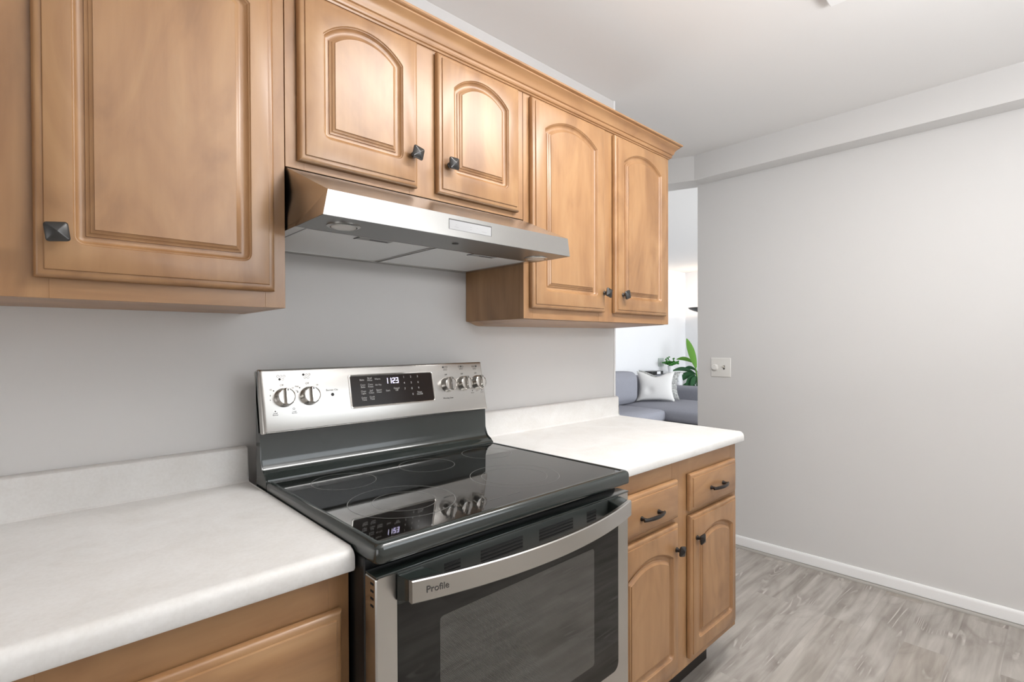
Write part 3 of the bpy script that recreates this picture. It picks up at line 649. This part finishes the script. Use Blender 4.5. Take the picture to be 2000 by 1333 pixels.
for cx, cy, r in [(0.168, -0.2420, 0.079), (0.4235, -0.2420, 0.079), (0.1905, -0.4890, 0.117), (0.1925, -0.4950, 0.070), (0.6580, -0.2380, 0.079), (0.5280, -0.5040, 0.117), (0.5230, -0.5080, 0.086)]:
    x, y = C2(cx, cy); ring(x, y, r)
# small centre print between the front burners
bm = nb(); x, y = C2(0.36, -0.625); box(bm, x - 0.045, x + 0.01, y, y + 0.0009, ZG + 0.0001, ZG + 0.0003); box(bm, x + 0.03, x + 0.07, y, y + 0.0009, ZG + 0.0001, ZG + 0.0003); put('centre_print', bm, M_RING, glass, 0)
# gap under the cooktop, door
door = bx('oven_door', M_STEELY, t, RX0 + 0.0005, RX0 + 0.040, -0.7075, -0.6705, 0.262, 0.8760, 0.0025, 2)
DY = -0.7075
# rebuilt as a framed slab: left, right and bottom rails around the glass
me = door.data; bm = nb()
gx0, gx1, gz0, gz1 = 0.0455, 0.7115, 0.4150, 0.8760
ro = rrect(RX0 + 0.0005, RX1 - 0.0005, 0.262, 0.8760, 0.004, 5); ri = rrect(gx0, gx1, gz0, gz1 + 0.02, 0.022, 5)
ri = [(a, min(b, 0.8758)) for a, b in ri]
c = ORG[door.name]
loops(bm, [[Vector((a, -0.6705, b)) for a, b in ro], [Vector((a, DY + 0.003, b)) for a, b in ro], [Vector((a + (0.0025 if a < 0.38 else -0.0025), DY, b)) for a, b in ro], [Vector((a, DY, b)) for a, b in ri], [Vector((a, DY + 0.004, b)) for a, b in ri]])
bmesh.ops.recalc_face_normals(bm, faces=bm.faces)
lo = Vector((0.38, -0.689, 0.569)); bmesh.ops.translate(bm, verts=bm.verts, vec=-lo); bm.to_mesh(me); bm.free()
me.shade_smooth(); me.set_sharp_from_angle(angle=math.radians(30))
door.location = lo - ORG[t.name]; ORG[door.name] = lo
bx('door_top_cap', M_ENAMEL, door, RX0 + 0.0005, RX1 - 0.0005, DY - 0.001, -0.6705, 0.8764, 0.8806, 0.0012, 2)
bm = nb()
gr = rrect(gx0 + 0.0006, gx1 - 0.0006, gz0 + 0.0006, 0.8190, 0.021, 5); gr = [(a, b if b < 0.7 else 0.8190) for a, b in gr]
loops(bm, [[Vector((a, DY + 0.0035, b)) for a, b in gr], [Vector((a, DY - 0.0006, b)) for a, b in gr]]); put('door_glass', bm, M_DOORGL, door, 30)
bm = nb(); w = rrect(0.1365, 0.6070, 0.470, 0.7650, 0.008, 4); loops(bm, [[Vector((a, DY - 0.0004, b)) for a, b in w], [Vector((a, DY - 0.0010, b)) for a, b in w]]); put('door_window', bm, M_WINDOW, door, 30)
bx('vent_trim', M_TRIMBLK, door, gx0 + 0.0006, gx1 - 0.0006, DY - 0.0020, DY + 0.0035, 0.8196, 0.8758, 0.0008, 2)
for a, b in [(0.1460, 0.1850), (0.2360, 0.3550), (0.4070, 0.5240), (0.5770, 0.6140)]:
    bm = nb()
    for kk in range(4):
        zz = 0.8620 - 0.0072 * kk
        box(bm, a, b, DY - 0.0024, DY - 0.0018, zz - 0.0024, zz + 0.0012, 0.0002, 1, 0)
        box(bm, a, b, DY - 0.0036, DY - 0.0018, zz - 0.0040, zz - 0.0024, 0.0006, 2, 1)
    put('vent_slots', bm, [M_DARK, M_PEWTER], door, 30)  # black strips paint the shade in the slots, paler lips their lit lower edges
bm = nb()
for kk in range(4): box(bm, RX0 + 0.0001, RX0 + 0.0007, -0.6995, -0.6890, 0.8655 - 0.0128 * kk - 0.002, 0.8655 - 0.0128 * kk + 0.002)
put('side_slots', bm, M_DARK, door, 0)
# handle: bowed brushed bar on two dark brackets
hy0, hyb, hx0, hx1, hz0, hz1, ht = -0.7500, 0.047, 0.0500, 0.7090, 0.8335, 0.8735, 0.011
def hy(x):
    u = (x - (hx0 + hx1) / 2) / ((hx1 - hx0) / 2); return hy0 - hyb * (1 - u * u)
bm = nb(); rings = []
for i in range(33):
    x = hx0 + (hx1 - hx0) * i / 32; y = hy(x)
    rings.append([Vector((x, y + ht, hz0 + 0.001)), Vector((x, y + 0.002, hz0)), Vector((x, y, hz0 + 0.002)), Vector((x, y, hz1 - 0.002)), Vector((x, y + 0.002, hz1)), Vector((x, y + ht, hz1 - 0.001))])
loops(bm, rings); hd = put('handle', bm, M_STEEL, t, 25)
for s, xa, xb in [(1, 0.0480, 0.112), (-1, 0.7110, 0.647)]:
    bm = nb(); rings = []
    for (y, x2, za, zb2) in [(DY - 0.0021, xb - 0.018 * s, 0.8265, 0.8745), (DY - 0.012, xb - 0.014 * s, 0.8300, 0.8735), (hy0 - 0.004 + ht, xb, 0.8345, 0.8725)]:
        yy2 = y if y > -0.735 else hy(xb) + ht + 0.0006
        yy1 = y if y > -0.735 else hy(min(max(xa, hx0), hx1)) + ht + 0.0006
        xo = xa - 0.004 * s if y > -0.735 else xa + 0.0025 * s
        rings.append([Vector((xo, yy1, za)), Vector((x2, yy2, za)), Vector((x2, yy2, zb2)), Vector((xo, yy1, zb2))])
    loops(bm, rings); bmesh.ops.bevel(bm, geom=list(bm.edges), offset=0.0012, segments=2, affect='EDGES'); put('handle_bracket', bm, M_ENAMEL, hd, 40)
bm = nb()
ux = Vector((1, (hy(0.115) - hy(0.075)) / 0.040, 0)); text_mesh(bm, 'Profile', (0.0945, hy(0.0945) - 0.0003, 0.8535), ux, (0, 0, 1), 0.0165, eps=0.0003, bold=0.004)
put('handle_lettering', bm, M_INK, hd, 0)
# storage drawer below the door
bx('storage_drawer', M_STEELY, t, RX0 + 0.001, RX1 - 0.001, DY, -0.6705, 0.050, 0.255, 0.003, 2)

# ------------------------------------------------------------------ ceiling fixture
t = thing('ceiling_light', (1.0, -1.14, CEIL), 'flat white rectangular ceiling light fixture, one corner showing at the top edge', 'ceiling light')
bm = nb(); fx0, fx1, fy0, fy1 = 0.39, 1.617, -1.325, -0.9555
loops(bm, [[Vector((a, b, z)) for a, b in rrect(fx0 + i, fx1 - i, fy0 + i, fy1 - i, 0.004, 3)] for i, z in [(0.006, CEIL - 0.0005), (0.006, CEIL - 0.010), (0.0, CEIL - 0.012), (0.0, CEIL - 0.031), (0.002, CEIL - 0.033), (0.075, CEIL - 0.033), (0.075, CEIL - 0.029)]]); put('housing', bm, M_TRIMW, t, 20)
bx('diffuser', M_DIFF, t, fx0 + 0.076, fx1 - 0.076, fy0 + 0.076, fy1 - 0.076, CEIL - 0.040, CEIL - 0.0335, 0.002, 1)

# ------------------------------------------------------------------ dimmer plate on the right wall
t = thing('switch_plate', (XW, -0.0285, 1.12), 'square white double wall plate with a dimmer dial on the grey right wall', 'light switch')
bm = nb(); pz0, pz1, py0, py1 = 1.0600, 1.1830, -0.0925, 0.0350
loops(bm, [[Vector((x, a, b)) for a, b in rrect(py0 + i, py1 - i, pz0 + i, pz1 - i, 0.004, 3)] for i, x in [(0, XW - 0.0005), (0, XW - 0.003), (0.003, XW - 0.0062), (0.006, XW - 0.0068)]]); put('plate', bm, M_WHITEPL, t, 30)
bm = nb(); lathe(bm, [(0.020, 0.0), (0.0195, 0.008), (0.0165, 0.016), (0.0145, 0.0175), (0.0001, 0.0178)], (XW - 0.0068, 0.0060, 1.1215), (-1, 0, 0), 28); put('dimmer_dial', bm, M_WHITEPL, t, 30)
bx('toggle_slot', M_INK, t, XW - 0.0073, XW - 0.0066, -0.0560, -0.0450, 1.1085, 1.1340)
bm = nb(); rings = [[Vector((x, a, b + dz)) for a, b in rrect(-0.0545, -0.0465, 1.116, 1.126, 0.0015, 2)] for x, dz in [(XW - 0.0072, 0.001), (XW - 0.018, 0.007)]]; loops(bm, rings); put('toggle', bm, M_ALMOND, t)

# ------------------------------------------------------------------ living room beyond the opening
def soft(name, mtl, parent, x0, x1, y0, y1, z0, z1, bev, puff=0.0):
    bm = nb(); vs = box(bm, x0, x1, y0, y1, z0, z1)
    bmesh.ops.subdivide_edges(bm, edges=bm.edges[:], cuts=9, use_grid_fill=True)
    cx, cy, cz2 = (x0 + x1) / 2, (y0 + y1) / 2, (z0 + z1) / 2; hx, hh, hz = (x1 - x0) / 2, (y1 - y0) / 2, (z1 - z0) / 2
    for v in bm.verts:
        u, w, q = (v.co.x - cx) / hx, (v.co.y - cy) / hh, (v.co.z - cz2) / hz
        # round box: pull towards inner box by bev, then push out puff in face middles
        p = Vector((max(-hx + bev, min(hx - bev, u * hx)), max(-hh + bev, min(hh - bev, w * hh)), max(-hz + bev, min(hz - bev, q * hz))))
        dlt = Vector((u * hx, w * hh, q * hz)) - p
        if dlt.length > 1e-6: p = p + dlt.normalized() * bev
        p.x += puff * (1 - w * w) * (1 - q * q) * (u if abs(u) > 0.99 else 0); p.y += puff * (1 - u * u) * (1 - q * q) * (w if abs(w) > 0.99 else 0); p.z += puff * (1 - u * u) * (1 - w * w) * (q if abs(q) > 0.99 else 0)
        v.co = Vector((cx, cy, cz2)) + p
    return put(name, bm, mtl, parent, 60)
t = thing('sectional_sofa', (5.4, 2.1, 0.0), 'blue-grey fabric sectional sofa seen through the opening in the living room', 'sofa')
soft('sofa_base', M_SOFA, t, 3.7, 6.72, 1.80, 2.80, 0.06, 0.30, 0.03)
soft('chaise_base', M_SOFA, t, 5.32, 6.48, 0.95, 1.795, 0.06, 0.30, 0.03)
soft('sofa_back', M_SOFA, t, 3.7, 6.72, 2.62, 2.82, 0.30, 0.80, 0.05)
soft('arm', M_SOFA, t, 6.49, 6.72, 1.62, 2.62, 0.30, 0.650, 0.06)
soft('seat_cushion', M_SOFA, t, 3.75, 5.29, 1.76, 2.55, 0.30, 0.475, 0.07, 0.015)
soft('chaise_cushion', M_SOFA, t, 5.30, 6.485, 0.94, 2.55, 0.30, 0.470, 0.06, 0.012)
soft('back_cushion', M_SOFA, t, 4.95, 5.62, 2.36, 2.61, 0.475, 0.885, 0.09, 0.02)
soft('back_cushion', M_SOFA, t, 4.24, 4.93, 2.36, 2.61, 0.475, 0.885, 0.09, 0.02)
soft('back_cushion', M_SOFA, t, 3.72, 4.22, 2.36, 2.61, 0.475, 0.885, 0.09, 0.02)
def pillow(name, label, mtl, c, yaw, lean, s, sz, th, roll=0.0):
    bm = nb(); n = 22; top = {}; bt = {}
    R = Matrix.Rotation(yaw, 3, 'Z') @ Matrix.Rotation(lean, 3, 'X') @ Matrix.Rotation(roll, 3, 'Y')
    for i in range(n + 1):
        for j in range(n + 1):
            u = -1 + 2 * i / n; w = -1 + 2 * j / n
            x = u * (1 - 0.17 * (1 - w * w) * abs(u)); z = w * (1 - 0.10 * (1 - u * u) * abs(w))
            if w > 0: z -= 0.30 * math.exp(-(u / 0.5) ** 2) * w
            h = th * ((1 - u * u) * (1 - w * w)) ** 0.42
            h *= 1 - 0.35 * math.exp(-((u + 0.35) ** 2 + (w + 0.35) ** 2) / 0.05)
            edge = i in (0, n) or j in (0, n)
            a = bm.verts.new(Vector(c) + R @ Vector((x * s, -h, z * sz))); top[i, j] = a
            bt[i, j] = a if edge else bm.verts.new(Vector(c) + R @ Vector((x * s, h, z * sz)))
    for i in range(n):
        for j in range(n):
            for g in (top, bt): bm.faces.new((g[i, j], g[i + 1, j], g[i + 1, j + 1], g[i, j + 1]))
    return tag(put(name, bm, mtl, None, 80), label, 'pillow')
pillow('throw_pillow', 'plain white square throw pillow leaning in the sofa corner', M_PILW, (5.87, 2.27, 0.685), math.radians(-57), math.radians(-14), 0.255, 0.21, 0.07)
pillow('throw_pillow', 'grey patterned throw pillow tucked behind the white one', M_PILG, (6.05, 2.325, 0.690), math.radians(-59), math.radians(-13), 0.285, 0.20, 0.06, 0.03)
# white chest with a dark top board
t = thing('side_chest', (7.05, 2.40, 0.0), 'small white chest of drawers beyond the sofa arm', 'chest')
bx('chest_body', M_WHITEP, t, 6.84, 7.22, 2.445, 2.82, 0.0, 0.790, 0.004)
bx('chest_top', M_WHITEP, t, 6.82, 7.24, 2.430, 2.835, 0.7905, 0.815, 0.006)
for kz in range(7):
    zz = 0.092 + 0.0995 * kz
    dr = bx('drawer', M_WHITEP, t, 6.828, 6.8395, 2.455, 2.81, zz, zz + 0.090, 0.004)
    for yy in (2.484, 2.78):
        bm = nb(); lathe(bm, [(0.005, 0), (0.005, 0.010), (0.011, 0.014), (0.011, 0.020), (0.0001, 0.022)], (6.828, yy, zz + 0.05), (-1, 0, 0), 12); put('knob', bm, M_BRONZE, dr)
t = thing('storage_box', (6.54, 2.72, 0.80), 'flat black box with a white label lying on the sofa back', 'box')
bx('box_body', M_BLACKPL, t, 6.37, 6.70, 2.635, 2.815, 0.801, 0.850, 0.004)
bx('box_label', M_WHITEP, t, 6.52, 6.62, 2.6335, 2.6348, 0.806, 0.846)
# vase with sprigs
VX, VY = 6.93, 2.640
t = thing('potted_plant', (VX, VY, 0.8155), 'bushy little green plant in a tapered white vase on the chest', 'plant')
bm = nb(); lathe(bm, [(0.034, 0.0), (0.036, 0.005), (0.042, 0.06), (0.047, 0.105), (0.044, 0.106), (0.040, 0.09), (0.0001, 0.085)], (VX, VY, 0.8155), (0, 0, 1), 24); put('vase', bm, M_WHITEP, t, 50)
def leaf(bm, base, tip, width, sag=0.0, n=10, fold=0.15, ref=(0, 0, 1)):
    base, tip = Vector(base), Vector(tip); d = tip - base; side = d.cross(Vector(ref))
    side = side.normalized() if side.length > 1e-4 else Vector((0, 1, 0)); up = side.cross(d).normalized(); rows = []
    for i in range(n + 1):
        s = i / n; p = base + d * s + Vector((0, 0, 1)) * sag * 4 * s * (1 - s)
        w = width * (math.sin(PI * min(1, s * 0.92 + 0.06)) ** 0.8)
        rows.append([bm.verts.new(p - side * w + up * w * fold), bm.verts.new(p - up * 0.001), bm.verts.new(p + side * w + up * w * fold)])
    for a, b in zip(rows, rows[1:]):
        for q in range(2): bm.faces.new((a[q], a[q + 1], b[q + 1], b[q]))
bm = nb()
for kx in range(80):
    a = random.uniform(0, 2 * PI); r = random.uniform(0.15, 1.0)
    b0 = Vector((VX, VY, 0.912)); tip = b0 + Vector((math.cos(a) * r * 0.135, math.sin(a) * r * 0.135, 0.03 + 0.035 * random.random() + (0.10 if kx < 3 else 0.0) * (1 - r * 0.5)))
    tube(bm, [b0 + (tip - b0) * 0.05, b0 + (tip - b0) * 0.6 + Vector((0, 0, 0.01)), tip], [0.003, 0.0025, 0.001], 5)
    for q in range(7):
        sq = 0.35 + 0.65 * q / 6; p = b0 + (tip - b0) * sq + Vector((0, 0, 0.01 * (1 - abs(2 * sq - 1)))); aa = random.uniform(0, 2 * PI)
        leaf(bm, p, p + Vector((math.cos(aa) * 0.032, math.sin(aa) * 0.032, random.uniform(0.0, 0.026))), 0.013, 0.003, 4, 0.15, (random.uniform(0.2, 1), 0.4, random.uniform(0.2, 0.8)))
put('foliage', bm, M_SPRIG, t, 0)
# large leafy floor plant, half hidden by the wall edge
FX, FY = 6.98, 2.175
t = thing('floor_plant', (FX, FY, 0.0), 'large floor plant with broad strap leaves beside the white chest', 'plant')
bm = nb(); lathe(bm, [(0.13, 0.0), (0.15, 0.02), (0.18, 0.34), (0.185, 0.36), (0.17, 0.36), (0.16, 0.33), (0.0001, 0.33)], (FX, FY, 0.0), (0, 0, 1), 28); put('pot', bm, M_WHITEP, t, 40)
root = Vector((FX, FY, 0.335))
LV = [((6.95, 2.235, 0.90), (6.95, 2.385, 1.345), 0.052, 0.02, M_LEAFL), ((6.95, 2.26, 0.97), (6.95, 2.555, 1.02), 0.034, 0.035, M_LEAFL), ((6.96, 2.24, 0.80), (6.93, 2.62, 0.835), 0.036, 0.055, M_LEAF),
      ((6.95, 2.25, 0.79), (6.93, 2.49, 0.755), 0.034, 0.03, M_LEAF), ((6.95, 2.28, 0.80), (6.93, 2.50, 0.665), 0.046, 0.035, M_LEAF), ((6.95, 2.25, 0.78), (6.93, 2.385, 0.60), 0.045, 0.03, M_LEAF),
      ((6.95, 2.22, 0.77), (6.93, 2.30, 0.58), 0.045, 0.03, M_LEAF), ((6.95, 2.24, 0.62), (6.93, 2.45, 0.61), 0.035, 0.03, M_LEAF), ((6.97, 2.22, 0.84), (6.95, 2.45, 0.86), 0.028, 0.05, M_LEAF),
      ((7.0, 2.12, 0.8), (7.0, 1.80, 0.9), 0.05, 0.08, M_LEAF), ((7.0, 2.13, 0.9), (7.05, 1.9, 1.30), 0.05, 0.05, M_LEAFL), ((6.98, 2.15, 0.84), (6.90, 2.0, 0.60), 0.05, 0.04, M_LEAF)]
for a, b, w, sg, mm in LV:
    bm = nb(); leaf(bm, a, b, w, sg, 12, 0.15, (0.75, 0.4, 0.35)); a = Vector(a); tube(bm, [root, (root + a) / 2 + Vector((0, 0, 0.04)), a], [0.008, 0.007, 0.005], 6); put('leaf', bm, mm, t, 60)
# torchiere floor lamp
lx, ly = 7.40, 2.405
t = thing('floor_lamp', (lx, ly, 0.0), 'black torchiere floor lamp whose dark bowl peeks past the wall edge', 'floor lamp')
bm = nb(); lathe(bm, [(0.14, 0.0), (0.14, 0.015), (0.02, 0.03), (0.0001, 0.032)], (lx, ly, 0), (0, 0, 1), 28); put('base', bm, M_BLACKPL, t)
bm = nb(); lathe(bm, [(0.011, 0.03), (0.011, 1.75), (0.02, 1.77)], (lx, ly, 0), (0, 0, 1), 14); put('pole', bm, M_BLACKPL, t)
bm = nb(); lathe(bm, [(0.02, 1.765), (0.08, 1.785), (0.150, 1.815), (0.170, 1.838), (0.166, 1.839), (0.12, 1.815), (0.0001, 1.79)], (lx, ly, 0), (0, 0, 1), 32); put('lamp_shade', bm, simple('charcoal_metal', (0.05, 0.05, 0.05), 0.4), t, 40)
bm = nb(); lathe(bm, [(0.0001, 1.795), (0.03, 1.80), (0.035, 1.825), (0.0001, 1.845)], (lx, ly, 0), (0, 0, 1), 16); put('bulb', bm, emit('warm_bulb', (1.0, 0.82, 0.62), 12.0), t)
ld = bpy.data.lights.new('torchiere_glow', 'POINT'); ld.energy = 7; ld.color = (1.0, 0.80, 0.62); ld.shadow_soft_size = 0.03
lo_ = bpy.data.objects.new('torchiere_glow', ld); COL.objects.link(lo_); lo_.location = (lx, ly, 1.90)
# pale plate on the living room wall
bm = nb(); box(bm, 6.912, 7.070, YLIV - 0.012, YLIV - 0.001, 0.905, 1.035, 0.003)
tag(put('wall_plate', bm, M_PLATE), 'pale sage square plate on the living room wall behind the plant', 'wall plate')
